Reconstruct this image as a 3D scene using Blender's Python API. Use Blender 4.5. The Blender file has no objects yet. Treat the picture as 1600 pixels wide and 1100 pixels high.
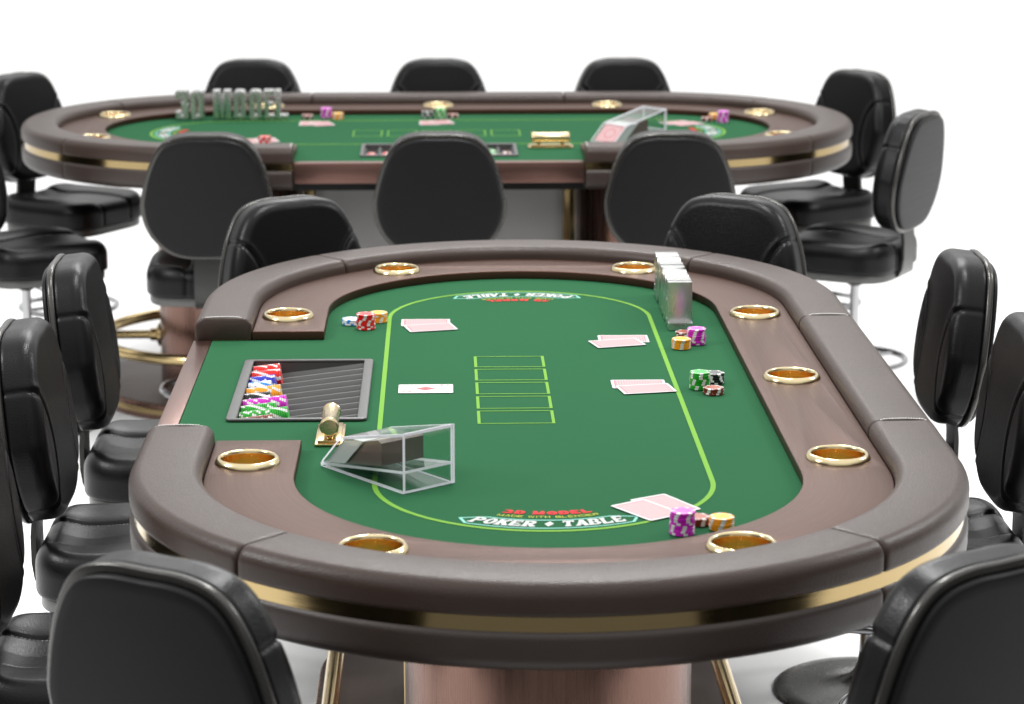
import bpy, bmesh, math, random
from mathutils import Matrix, Vector
random.seed(7)
C = bpy.context.scene.collection
PI = math.pi
SIN, COS = math.sin, math.cos

# ------------------------------------------------------------------ basics
def link(o, parent=None):
    C.objects.link(o)
    if parent is not None: o.parent = parent
    return o
def tag(o, label, cat, group=None, kind=None):
    if label: o['label'] = label
    if cat: o['category'] = cat
    if group: o['group'] = group
    if kind: o['kind'] = kind
    return o
def empty(name, label, cat, M=None, group=None):
    o = bpy.data.objects.new(name, None); o.empty_display_size = .05
    if M is not None: o.matrix_world = M
    link(o); return tag(o, label, cat, group)
def mesh(name, verts, faces, mats, smooth=True, fm=None, sharp=None):
    me = bpy.data.meshes.new(name)
    me.from_pydata([tuple(v) for v in verts], [], faces)
    if not isinstance(mats, (list, tuple)): mats = [mats]
    for m in mats: me.materials.append(m)
    if fm:
        for p, k in zip(me.polygons, fm): p.material_index = k
    bm = bmesh.new(); bm.from_mesh(me)
    bmesh.ops.recalc_face_normals(bm, faces=bm.faces)
    bm.to_mesh(me); bm.free()
    if smooth:
        me.polygons.foreach_set('use_smooth', [True]*len(me.polygons))
        if sharp: me.set_sharp_from_angle(angle=math.radians(sharp))
    me.update(); return me
def ob(name, me, parent=None, M=None):
    o = bpy.data.objects.new(name, me)
    if M is not None: o.matrix_world = M
    return link(o, parent)
def join(parts):
    V, F, K = [], [], []
    for p in parts:
        v, f = p[0], p[1]; k = p[2] if len(p) > 2 else 0
        n = len(V); V += list(v); F += [tuple(i+n for i in q) for q in f]; K += [k]*len(f)
    return V, F, K
def copy_tree(o, parent=None, M=None):
    c = o.copy(); C.objects.link(c)
    if parent is not None: c.parent = parent
    if M is not None: c.matrix_world = M
    for ch in list(o.children): copy_tree(ch, c)
    return c

def box(x0, x1, y0, y1, z0, z1, b=0.0, seg=2):
    bm = bmesh.new(); bmesh.ops.create_cube(bm, size=1)
    for v in bm.verts:
        v.co = Vector(((x0+x1)/2+v.co.x*(x1-x0), (y0+y1)/2+v.co.y*(y1-y0), (z0+z1)/2+v.co.z*(z1-z0)))
    if b > 0: bmesh.ops.bevel(bm, geom=bm.edges[:], offset=b, segments=seg, affect='EDGES', profile=.5)
    bm.verts.index_update()
    V = [v.co.copy() for v in bm.verts]; F = [tuple(v.index for v in f.verts) for f in bm.faces]
    bm.free(); return V, F
def xf(vf, M): return [M @ Vector(v) for v in vf[0]], vf[1]
def lathe(prof, n=48, cap0=False, cap1=False):
    V, F = [], []
    for r, z in prof:
        for i in range(n):
            a = 2*PI*i/n; V.append((r*COS(a), r*SIN(a), z))
    m = len(prof)
    for k in range(m-1):
        for i in range(n):
            j = (i+1) % n; F.append((k*n+i, k*n+j, (k+1)*n+j, (k+1)*n+i))
    if cap0: F.append(tuple(range(n)))
    if cap1: F.append(tuple((m-1)*n+i for i in range(n)))
    return V, F
def torus(R, r, z=0, n=64, m=14):
    return lathe([(R+r*COS(2*PI*k/m), z+r*SIN(2*PI*k/m)) for k in range(m+1)], n)
def tube(p, q, r, n=16, caps=True):
    p, q = Vector(p), Vector(q); d = (q-p); L = d.length
    M = Matrix.Translation(p) @ d.to_track_quat('Z', 'Y').to_matrix().to_4x4()
    return xf(lathe([(r, 0), (r, L)], n, caps, caps), M)

def curve_mesh(loops, z0, z1, mats, bevel=0.0, res=2, name='m', sharp=35):
    """2D filled outline(s) with holes, extruded from z0 to z1."""
    cu = bpy.data.curves.new(name, 'CURVE'); cu.dimensions = '2D'; cu.fill_mode = 'BOTH'
    h = (z1-z0)/2
    cu.extrude = max(0, h-bevel); cu.bevel_depth = bevel; cu.bevel_resolution = res; cu.offset = -bevel
    for L in loops:
        s = cu.splines.new('POLY'); s.points.add(len(L)-1)
        for p, q in zip(s.points, L): p.co = (q[0], q[1], 0, 1)
        s.use_cyclic_u = True
    o = bpy.data.objects.new('tmp', cu); C.objects.link(o)
    dg = bpy.context.evaluated_depsgraph_get()
    me = bpy.data.meshes.new_from_object(o.evaluated_get(dg))
    bpy.data.objects.remove(o); bpy.data.curves.remove(cu)
    me.transform(Matrix.Translation((0, 0, (z0+z1)/2)))
    bm = bmesh.new(); bm.from_mesh(me)
    bmesh.ops.remove_doubles(bm, verts=bm.verts, dist=2e-5)
    bmesh.ops.recalc_face_normals(bm, faces=bm.faces); bm.to_mesh(me); bm.free()
    me.materials.clear()
    if not isinstance(mats, (list, tuple)): mats = [mats]
    for m in mats: me.materials.append(m)
    me.polygons.foreach_set('use_smooth', [True]*len(me.polygons))
    me.set_sharp_from_angle(angle=math.radians(sharp)); me.name = name
    return me

# ------------------------------------------------------------------ materials
class NT:
    def __init__(s, name):
        s.m = bpy.data.materials.new(name); s.m.use_nodes = True
        s.t = s.m.node_tree; s.n = s.t.nodes; s.l = s.t.links
        s.b = s.n['Principled BSDF']; s.co = s.n.new('ShaderNodeTexCoord')
    def set(s, **k):
        for a, v in k.items():
            a = a.replace('_', ' ')
            s.b.inputs[a].default_value = (*v, 1) if isinstance(v, tuple) and len(v) == 3 else v
        return s
    def math(s, op, a, b=None, c=None):
        n = s.n.new('ShaderNodeMath'); n.operation = op
        for i, x in enumerate((a, b, c)):
            if x is None: continue
            if isinstance(x, (int, float)): n.inputs[i].default_value = x
            else: s.l.new(x, n.inputs[i])
        return n.outputs[0]
    def sep(s, v=None):
        n = s.n.new('ShaderNodeSeparateXYZ'); s.l.new(v or s.co.outputs['Object'], n.inputs[0]); return n.outputs
    def comb(s, x, y, z):
        n = s.n.new('ShaderNodeCombineXYZ')
        for i, q in enumerate((x, y, z)):
            if isinstance(q, (int, float)): n.inputs[i].default_value = q
            else: s.l.new(q, n.inputs[i])
        return n.outputs[0]
    def mapping(s, scale):
        n = s.n.new('ShaderNodeMapping'); n.inputs['Scale'].default_value = scale
        s.l.new(s.co.outputs['Object'], n.inputs[0]); return n.outputs[0]
    def noise(s, vec, scale, detail=3, rough=.6):
        n = s.n.new('ShaderNodeTexNoise'); n.inputs['Scale'].default_value = scale
        n.inputs['Detail'].default_value = detail; n.inputs['Roughness'].default_value = rough
        s.l.new(vec, n.inputs['Vector']); return n.outputs['Fac']
    def voro(s, vec, scale, feat='F1', out='Distance'):
        n = s.n.new('ShaderNodeTexVoronoi'); n.inputs['Scale'].default_value = scale; n.feature = feat
        s.l.new(vec, n.inputs['Vector']); return n.outputs[out]
    def ramp(s, f, stops):
        n = s.n.new('ShaderNodeValToRGB'); e = n.color_ramp.elements
        while len(e) < len(stops): e.new(.5)
        for q, (p, c) in zip(e, stops):
            q.position = p; q.color = (*c, 1) if isinstance(c, tuple) else (c, c, c, 1)
        s.l.new(f, n.inputs[0]); return n.outputs[0]
    def mix(s, f, a, b):
        n = s.n.new('ShaderNodeMix'); n.data_type = 'RGBA'
        if isinstance(f, (int, float)): n.inputs[0].default_value = f
        else: s.l.new(f, n.inputs[0])
        for i, x in ((6, a), (7, b)):
            if isinstance(x, tuple): n.inputs[i].default_value = (*x, 1)
            else: s.l.new(x, n.inputs[i])
        return n.outputs[2]
    def inp(s, name, v): s.l.new(v, s.b.inputs[name]); return s
    def bump(s, h, dist, strength=1):
        n = s.n.new('ShaderNodeBump'); n.inputs['Distance'].default_value = dist; n.inputs['Strength'].default_value = strength
        s.l.new(h, n.inputs['Height']); s.l.new(n.outputs[0], s.b.inputs['Normal']); return s

def leather(name, col, rough, scale, dist, stretch=(1, 1, 1), spec=.5):
    m = NT(name); v = m.mapping(stretch)
    nz = m.n.new('ShaderNodeTexNoise'); nz.inputs['Scale'].default_value = scale*.5; m.l.new(v, nz.inputs['Vector'])
    w = m.n.new('ShaderNodeVectorMath'); w.operation = 'MULTIPLY_ADD'
    m.l.new(nz.outputs['Color'], w.inputs[0]); w.inputs[1].default_value = (1.2/scale,)*3; m.l.new(v, w.inputs[2])
    cell = m.voro(w.outputs[0], scale, 'DISTANCE_TO_EDGE')
    cell = m.ramp(cell, [(0, 0.), (.22, 1.)])
    big = m.noise(v, scale*.16, 2)
    h = m.math('ADD', cell, m.math('MULTIPLY', big, 1.0))
    m.bump(h, dist)
    patch = m.noise(m.co.outputs['Object'], 9, 3)
    m.inp('Base Color', m.mix(patch, tuple(c*.8 for c in col), tuple(c*1.2 for c in col)))
    m.b.inputs['Specular IOR Level'].default_value = spec
    r = m.math('ADD', m.math('MULTIPLY', cell, -.07), rough+.07); m.inp('Roughness', r)
    return m.m
def brushed(name, col, rough, vec_scale, metallic=1., dist=.00006, var=.12, conc=False):
    m = NT(name)
    if conc:
        x, y, z = m.sep()[:3]
        ex = m.math('MAXIMUM', m.math('SUBTRACT', m.math('ABSOLUTE', y), .58), 0)
        d = m.math('SQRT', m.math('ADD', m.math('POWER', x, 2), m.math('POWER', ex, 2)))
        a = m.math('ARCTAN2', x, ex)
        along = m.math('ADD', m.math('MULTIPLY', a, .5), y)
        v = m.comb(m.math('MULTIPLY', d, 420), m.math('MULTIPLY', along, 5), m.math('MULTIPLY', z, 30))
    else: v = m.mapping(vec_scale)
    f = m.noise(v, 1, 4, .65)
    m.inp('Base Color', m.mix(f, tuple(c*(1-var) for c in col), tuple(min(1, c*(1+var)) for c in col)))
    m.inp('Roughness', m.math('ADD', m.math('MULTIPLY', f, .16), rough-.08))
    m.set(Metallic=metallic); m.bump(f, dist)
    return m.m
def plain(name, col, rough=.5, metallic=0., noise_amt=.0, scale=60, **k):
    m = NT(name).set(Base_Color=col, Roughness=rough, Metallic=metallic, **k)
    f = m.noise(m.co.outputs['Object'], scale, 3)
    if noise_amt:
        m.inp('Base Color', m.mix(f, tuple(c*(1-noise_amt) for c in col), tuple(min(1, c*(1+noise_amt)) for c in col)))
    m.inp('Roughness', m.math('ADD', m.math('MULTIPLY', f, .08), rough-.04))
    return m.m

M_RAIL = leather('rail leather', (.046, .030, .024), .34, 200, .00015, spec=.30)
M_RAILD = leather('lower rail leather', (.036, .024, .020), .38, 240, .00013)
M_BLACK = leather('black leather', (.0024, .0024, .0028), .29, 200, .00011, spec=.26)
M_BLACKS = leather('black smooth leather', (.011, .011, .012), .36, 420, .00016)
M_COPPER = brushed('copper deck', (.076, .037, .025), .46, None, conc=True, dist=.00004, metallic=.85)
M_COPV = brushed('brushed copper', (.215, .125, .10), .27, (160, 160, 1.2), dist=.00004, metallic=.9)
M_COPH = brushed('copper trim', (.17, .095, .078), .33, (90, 3, 90), dist=.00004, metallic=.9)
M_PLINTH = brushed('plinth brown', (.10, .075, .066), .45, (60, 4, 60), metallic=.5)
M_GOLD = brushed('brass polished', (.66, .50, .25), .20, (30, 30, 30), var=.04, dist=.00001)
M_RING = brushed('pale brass', (.66, .55, .33), .18, (30, 30, 30), var=.03, dist=.00001)
M_GRIP = brushed('satin brass', (.58, .47, .28), .26, (60, 3, 60), var=.08)
M_CUP = brushed('gold cup bowl', (.92, .56, .17), .26, (40, 40, 40), var=.06, dist=.00002)
M_BAND = brushed('brass band', (.46, .345, .17), .15, (6, 6, 300), var=.05)
M_CHROME = brushed('chrome', (.42, .42, .43), .14, (50, 50, 4), var=.03, dist=.00001)
M_STEEL = brushed('brushed steel', (.64, .65, .64), .28, (3, 3, 3), var=.03, dist=.0)
M_SHELL = brushed('chair shell', (.0115, .0115, .012), .36, (5, 5, 150), metallic=0., dist=.00002)
M_TRIM = brushed('chair trim', (.075, .073, .069), .26, (20, 20, 20), metallic=.8, var=.05, dist=.00001)
M_SHELL.node_tree.nodes['Principled BSDF'].inputs['Specular IOR Level'].default_value = .14
M_PLATE = brushed('seat plate', (.11, .11, .107), .36, (60, 60, 6), metallic=.8)
M_BRK = plain('dark bracket', (.045, .045, .043), .3, .6)
M_BLKMET = plain('black metal', (.02, .02, .02), .3, .4)
M_DISC = plain('dark base', (.045, .045, .043), .28, .7, .1)
M_TRAY = plain('rack plastic', (.056, .056, .055), .33, 0, .06, 200)
M_RIB = None
def ribbed():
    m = NT('ribbed panel').set(Roughness=.4, Metallic=.6)
    y = m.sep()[1]
    w = m.math('SINE', m.math('MULTIPLY', y, 2*PI/.0085))
    m.inp('Base Color', m.mix(m.math('ADD', m.math('MULTIPLY', w, .5), .5), (.26, .255, .25), (.38, .375, .37)))
    m.bump(w, .0012); return m.m
M_RIB = ribbed()
def felt():
    m = NT('green felt').set(Roughness=.95)
    v = m.co.outputs['Object']
    f = m.noise(v, 900, 2); g = m.noise(v, 3.5, 4); t = m.noise(v, 160, 3)
    c = m.mix(g, (.0205, .092, .040), (.0245, .105, .047))
    c = m.mix(m.math('MULTIPLY', f, .5), c, (.020, .092, .040))
    m.inp('Base Color', c); m.bump(m.math('ADD', f, m.math('MULTIPLY', t, .6)), .0004, .6)
    m.b.inputs['Specular IOR Level'].default_value = .05
    return m.m
M_FELT = felt()
def ink(name, col): return plain(name, col, .85, 0, .08, 700)
M_LIME = ink('lime print', (.125, .31, .020)); M_RED = ink('red print', (.55, .012, .018))
M_YEL = ink('yellow print', (.40, .45, .03)); M_WHT = ink('white print', (.52, .54, .52)); M_AQUA = ink('aqua print', (.20, .52, .43))
M_CARD = plain('card stock', (.58, .575, .57), .35)
M_PIP = plain('card red ink', (.40, .03, .045), .35)
M_DARKBOX = plain('dark weight', (.14, .105, .095), .2)
def edge_mat():
    m = NT('acrylic edge glow'); d = m.n.new('ShaderNodeBsdfDiffuse'); t = m.n.new('ShaderNodeBsdfTranslucent'); x = m.n.new('ShaderNodeMixShader')
    f = m.noise(m.co.outputs['Object'], 30, 2); c = m.mix(f, (.90, .86, .95), (.95, .92, .98))  # lavender-white colour stands in for light the clear edges carry
    m.l.new(c, d.inputs[0]); m.l.new(c, t.inputs[0]); m.l.new(d.outputs[0], x.inputs[1]); m.l.new(t.outputs[0], x.inputs[2])
    g = m.n.new('ShaderNodeMixShader'); g.inputs[0].default_value = .12; m.b.inputs['Base Color'].default_value = (.9, .9, .9, 1); m.b.inputs['Roughness'].default_value = .1
    m.l.new(x.outputs[0], g.inputs[1]); m.l.new(m.b.outputs[0], g.inputs[2]); m.l.new(g.outputs[0], m.n['Material Output'].inputs[0]); return m.m
M_EDGE = edge_mat()
def acryl():
    m = NT('clear acrylic'); tr = m.n.new('ShaderNodeBsdfTransparent'); tr.inputs[0].default_value = (.955, .975, .97, 1)
    gl = m.n.new('ShaderNodeBsdfGlossy'); gl.inputs['Roughness'].default_value = .04
    f = m.noise(m.co.outputs['Object'], 25, 2); m.l.new(m.math('ADD', m.math('MULTIPLY', f, .03), .02), gl.inputs['Roughness'])
    lw = m.n.new('ShaderNodeLayerWeight'); lw.inputs[0].default_value = .5
    fr = m.math('ADD', m.math('MULTIPLY', m.math('POWER', lw.outputs['Facing'], 5), .90), .035)
    x = m.n.new('ShaderNodeMixShader'); m.l.new(fr, x.inputs[0]); m.l.new(tr.outputs[0], x.inputs[1]); m.l.new(gl.outputs[0], x.inputs[2])
    m.l.new(x.outputs[0], m.n['Material Output'].inputs[0]); return m.m
M_ACR = acryl()
M_STITCH = plain('pale stitching', (.62, .60, .58), .5)
def card_back():
    m = NT('card back').set(Roughness=.35)
    x, y, z = m.sep()[:3]
    ax = m.math('ABSOLUTE', x); ay = m.math('ABSOLUTE', y)
    inside = m.math('MULTIPLY', m.math('LESS_THAN', ax, .0405), m.math('LESS_THAN', ay, .0255))
    inner = m.math('MULTIPLY', m.math('LESS_THAN', ax, .0385), m.math('LESS_THAN', ay, .0243))
    line = m.math('SUBTRACT', inside, inner)
    st = m.math('GREATER_THAN', m.math('SINE', m.math('MULTIPLY', x, 2*PI/.0045)), .1)
    wv = m.math('GREATER_THAN', m.math('SINE', m.math('MULTIPLY', y, 2*PI/.0045)), .6)
    pat = m.mix(st, (.44, .14, .15), (.49, .32, .33))
    pat = m.mix(m.math('MULTIPLY', wv, .35), pat, (.48, .36, .36))
    c = m.mix(inner, (.52, .51, .51), pat); c = m.mix(line, c, (.42, .05, .07))
    m.inp('Base Color', c); return m.m
M_CBACK = card_back()
CH = {}
for n, body, spot, inlay in (('red', (.62, .008, .008), (.60, .60, .585), (.72, .02, .02)), ('yellow', (.78, .30, .008), (.60, .60, .585), (.86, .55, .01)),
        ('light blue', (.72, .73, .74), (.02, .22, .62), (.80, .82, .84)), ('magenta', (.50, .008, .42), (.60, .60, .585), (.80, .05, .74)),
        ('green', (.008, .28, .012), (.60, .60, .585), (.02, .56, .05)), ('black', (.008, .008, .008), (.76, .76, .74), (.07, .07, .07)),
        ('brown', (.16, .022, .008), (.60, .60, .585), (.32, .07, .035)), ('blue', (.02, .025, .42), (.60, .60, .585), (.05, .06, .55))):
    CH[n] = [plain('chip '+n, body, .3), plain('chip spot '+n, spot, .3), plain('chip inlay '+n, inlay, .35)]
def floor_mat():
    m = NT('white floor').set(Roughness=.6)
    f = m.noise(m.co.outputs['Object'], 2.0, 3)
    m.inp('Base Color', m.mix(f, (.945, .945, .943), (.955, .955, .953))); m.b.inputs['Specular IOR Level'].default_value = .14
    return m.m

# ------------------------------------------------------------------ floor (white studio sweep)
me = mesh('floor', [(-60, -1.7, 0), (60, -1.7, 0), (60, 90, 0), (-60, 90, 0)], [(0, 1, 2, 3)], floor_mat(), smooth=False)
tag(ob('floor', me), 'plain seamless white studio floor under both tables', None, kind='structure')

me = mesh('added_ground', [(-60, -60, -.004), (60, -60, -.004), (60, 90, -.004), (-60, 90, -.004)], [(0, 1, 2, 3)], plain('added dark ground', (.10, .10, .10), .6, 0, .1, 3), smooth=False)  # added sheet, out of view; darkens what camera-facing surfaces reflect
tag(ob('ground', me), 'added dark ground out of view on the camera side to darken reflections', None, kind='structure')
# ------------------------------------------------------------------ table
H = .78                       # height of the cup rims above the floor
CU = .58
def stad(r, cu=CU, n=40, a0=None):
    """closed stadium outline counter-clockwise in (x=v, y=u)"""
    P = []
    for i in range(n+1):
        a = PI*i/n; P.append((r*COS(a), cu+r*SIN(a)))
    for i in range(n+1):
        a = PI+PI*i/n; P.append((r*COS(a), -cu+r*SIN(a)))
    return P
def rail_path(s0, s1, step=.012, rr=.55):
    """path frames along the rail between arclength params. s measured CCW starting at (x=+,y=0) at radius rr"""
    Lq = CU; arc = PI*rr; tot = 4*CU+2*arc
    def at(s):
        s = s % tot
        if s < Lq: return (0, s, 1, 0)
        s -= Lq
        if s < arc: a = s/rr; return (0, CU, COS(a), SIN(a))
        s -= arc
        if s < 2*CU: return (0, CU-s, -1, 0)
        s -= 2*CU
        if s < arc: a = PI+s/rr; return (0, -CU, COS(a), SIN(a))
        s -= arc
        return (0, -CU+s, 1, 0)
    n = max(4, int((s1-s0)/step)); return [at(s0+(s1-s0)*i/n) for i in range(n+1)]
RR = .55
def s_arc(deg): return CU+RR*math.radians(deg)      # far arc, deg from +x side
TOT = 4*CU+2*PI*RR
S_NOTCH_F = CU+PI*RR+(CU-.385)                       # far side notch end
S_NOTCH_N = CU+PI*RR+(CU+.385)
cuts = [S_NOTCH_N, CU+PI*RR+2*CU+RR*math.radians(46), CU+PI*RR+2*CU+RR*math.radians(134), TOT-.385, TOT+.385, TOT+s_arc(46), TOT+s_arc(134), TOT+S_NOTCH_F]
def sweep(frames, prof, pinch=.0, closed=False, caps=True, gap=.0006):
    V, F = [], []; m = len(prof); n = len(frames)
    cr = sum(p[0] for p in prof)/m; cz = sum(p[1] for p in prof)/m
    fr = list(frames)
    if pinch:      # add extra frames near both ends
        def lerp(a, b, t): return tuple(a[i]+(b[i]-a[i])*t for i in range(4))
        fr = [lerp(fr[0], fr[1], t) for t in (0, .12, .3, .6)]+fr[1:-1]+[lerp(fr[-2], fr[-1], t) for t in (.4, .7, .88, 1)]
    n = len(fr)
    for k, (cx, cy, dx, dy) in enumerate(fr):
        ins = 0
        if pinch:
            e = min(k, n-1-k); ins = (pinch, pinch*.42, pinch*.13, 0)[e] if e < 4 else 0
        for r, z in prof:
            dr, dz = cr-r, cz-z; L = math.hypot(dr, dz) or 1
            r2, z2 = r+dr/L*ins, z+dz/L*ins
            V.append((cx+r2*dx, cy+r2*dy, z2))
    rng = n if closed else n-1
    for k in range(rng):
        k2 = (k+1) % n
        for i in range(m):
            j = (i+1) % m; F.append((k*m+i, k*m+j, k2*m+j, k2*m+i))
    if caps and not closed:
        F.append(tuple(range(m))); F.append(tuple((n-1)*m+i for i in range(m)))
    return V, F
def rrect(x0, x1, y0, y1, rads, n=7, crown=0.):
    """rounded rectangle profile; rads = (x1y1, x0y1, x0y0, x1y0)"""
    P = []
    for (cx, cy, a), r in zip(((x1, y1, 0), (x0, y1, 90), (x0, y0, 180), (x1, y0, 270)), rads):
        ox = cx-r if cx == x1 else cx+r; oy = cy-r if cy == y1 else cy+r
        for i in range(n+1):
            t = math.radians(a+90*i/n); x, y = ox+r*COS(t), oy+r*SIN(t)
            if y > (y0+y1)/2: y += crown*(1-((x-(x0+x1)/2)/((x1-x0)/2))**2)
            P.append((x, y))
    return P
UP = rrect(.4965, .600, H-.0242, H+.018, (.019, .016, .004, .008), 8, .0035)
LO = rrect(.500, .600, H-.096, H-.0408, (.012, .004, .012, .022), 7)

table = empty('poker_table', 'near oval poker table with green felt, brown leather rim and brass cup holders', 'poker table', Matrix.Identity(4), 'casino poker tables')
for a, b in zip(cuts[:-1], cuts[1:]):
    fr = rail_path(a+.0004, b-.0004)
    ob('armrest_pad', mesh('armrest_pad', *sweep(fr, UP, .0045), M_RAIL, sharp=60), table)
    ob('lower_pad', mesh('lower_pad', *sweep(fr, LO, .0035), M_RAILD, sharp=60), table)
full = rail_path(S_NOTCH_N, TOT+S_NOTCH_F)
ob('brass_band', mesh('brass_band', *sweep(full, rrect(.50, .5945, H-.0445, H-.0210, (.001,)*4, 1)), M_BAND, sharp=30), table)
# stitched seams across the two straight joints and both notch ends
def stitches(s, side):
    parts = []
    fr = rail_path(s, s+.004)[0]
    n = 19
    for i in range(n):
        t = (i+.5)/n; r = .510+t*(.590-.510)
        z = H+.018+.0035*(1-((r-.548)/.052)**2)-.0004
        if t < .10: z -= (.10-t)*.05
        if t > .9: z -= (t-.9)*.06
        parts.append(tube(((r-.0017)*fr[2]+fr[0], (r-.0017)*fr[3]+fr[1], z), ((r+.0017)*fr[2]+fr[0], (r+.0017)*fr[3]+fr[1], z), .0013, 6))
    V, F, K = join(parts); ob('stitching', mesh('stitching', V, F, M_STITCH), side)
for s in (TOT-.385+.003, TOT+.385+.003, S_NOTCH_N+.006, S_NOTCH_F-.006): stitches(s, table)
# felt
RK = (-.496, -.272, -.212, .212)          # rack frame x0,x1,y0,y1
fo = []
rf = .489
for i in range(41): a = PI*i/40; fo.append((rf*COS(a), CU+rf*SIN(a)))
fo += [(-rf, .384), (-.568, .384), (-.568, -.384), (-rf, -.384)]
for i in range(41): a = PI+PI*i/40; fo.append((rf*COS(a), -CU+rf*SIN(a)))
hole = [(RK[0]+.008, RK[2]+.008), (RK[1]-.008, RK[2]+.008), (RK[1]-.008, RK[3]-.008), (RK[0]+.008, RK[3]-.008)]
ZF = H-.022
feltO = ob('felt', curve_mesh([fo, hole[::-1]], ZF-.014, ZF, M_FELT, name='felt'), table)
ob('underframe', curve_mesh([stad(.500)], H-.110, H-.0885, M_BLKMET, name='underframe'), table)
# copper cup deck with holes
CUPS = [(-.438, .512), (-.244, .950), (.238, .950), (.431, .510), (.431, 0), (.431, -.510), (.238, -.950), (-.244, -.950), (-.438, -.512)]
n = 48; outl = []
ri, ro = .366, .4955
outl += [(-ri, .385), (-ro, .385)]
outl += [(ro*COS(PI-PI*i/n), CU+ro*SIN(PI-PI*i/n)) for i in range(n+1)]
outl += [(ro*COS(-PI*i/n), -CU+ro*SIN(-PI*i/n)) for i in range(n+1)]
outl += [(-ro, -.385), (-ri, -.385)]
inn = [(ri*COS(PI+PI*i/n), -CU+ri*SIN(PI+PI*i/n)) for i in range(n+1)]
inn += [(ri*COS(PI*i/n), CU+ri*SIN(PI*i/n)) for i in range(n+1)]
loops = [outl+inn]
for x, y in CUPS: loops.append([(x+.0405*COS(2*PI*i/40), y+.0405*SIN(2*PI*i/40)) for i in range(40)])
ob('cup_deck', curve_mesh(loops, ZF+.0006, H-.005, M_COPPER, bevel=.0018, name='cup_deck'), table)
cupm = None
for x, y in CUPS:
    if cupm is None:
        rp = [(.0485, -.0052), (.0484, -.0035), (.0470, -.0008), (.0450, .0022), (.0428, .0036), (.0408, .0034), (.0392, .0015), (.0388, -.002)]
        bp = [(.0388, -.002), (.0384, -.012), (.0375, -.026), (.0345, -.038), (.028, -.0455), (.018, -.0485), (.008, -.049), (.0008, -.049)]
        V, F, K = join([(*lathe(rp, 64), 0), (*lathe(bp, 64, False, True), 1)])
        cupm = mesh('cup_holder', V, F, [M_RING, M_CUP], fm=K)
    o = ob('cup_holder', cupm, table); o.location = (x, y, H)
# dealer edge
ob('dealer_edge', mesh('dealer_edge', *box(-.602, -.5685, -.3825, .3825, H-.076, H-.0205, .0022), M_COPH, sharp=40), table)
# printing on the felt
def band(path_o, path_i, z):
    n = len(path_o); V = [(x, y, z) for x, y in path_o]+[(x, y, z) for x, y in path_i]
    return V, [(i, (i+1) % n, n+(i+1) % n, n+i) for i in range(n)]
def plate2(name, parts, mat, par): 
    V, F, K = join(parts); return ob(name, mesh(name, V, F, mat, smooth=False), par)
zp = ZF+.0007
gl = [(x-.006, y) for x, y in stad(.2488, .572, 64)]; gi = [(x-.006, y) for x, y in stad(.2412, .572, 64)]
plate2('betting_line', [band(gl, gi, zp)], M_LIME, feltO)
for k in range(-2, 3):
    yc = .006+.098*k; hw, hh, t = .0615, .0415, .0032; xc = -.0355
    o_ = [(xc+x*1, yc+y) for x, y in ((-hw, -hh), (hw, -hh), (hw, hh), (-hw, hh))]
    i_ = [(xc+x, yc+y) for x, y in ((-hw+.0050, -hh+t), (hw-.0050, -hh+t), (hw-.0050, hh-t), (-hw+.0050, hh-t))]
    plate2('card_box', [band(o_, i_, zp)], M_LIME, feltO)
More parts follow.
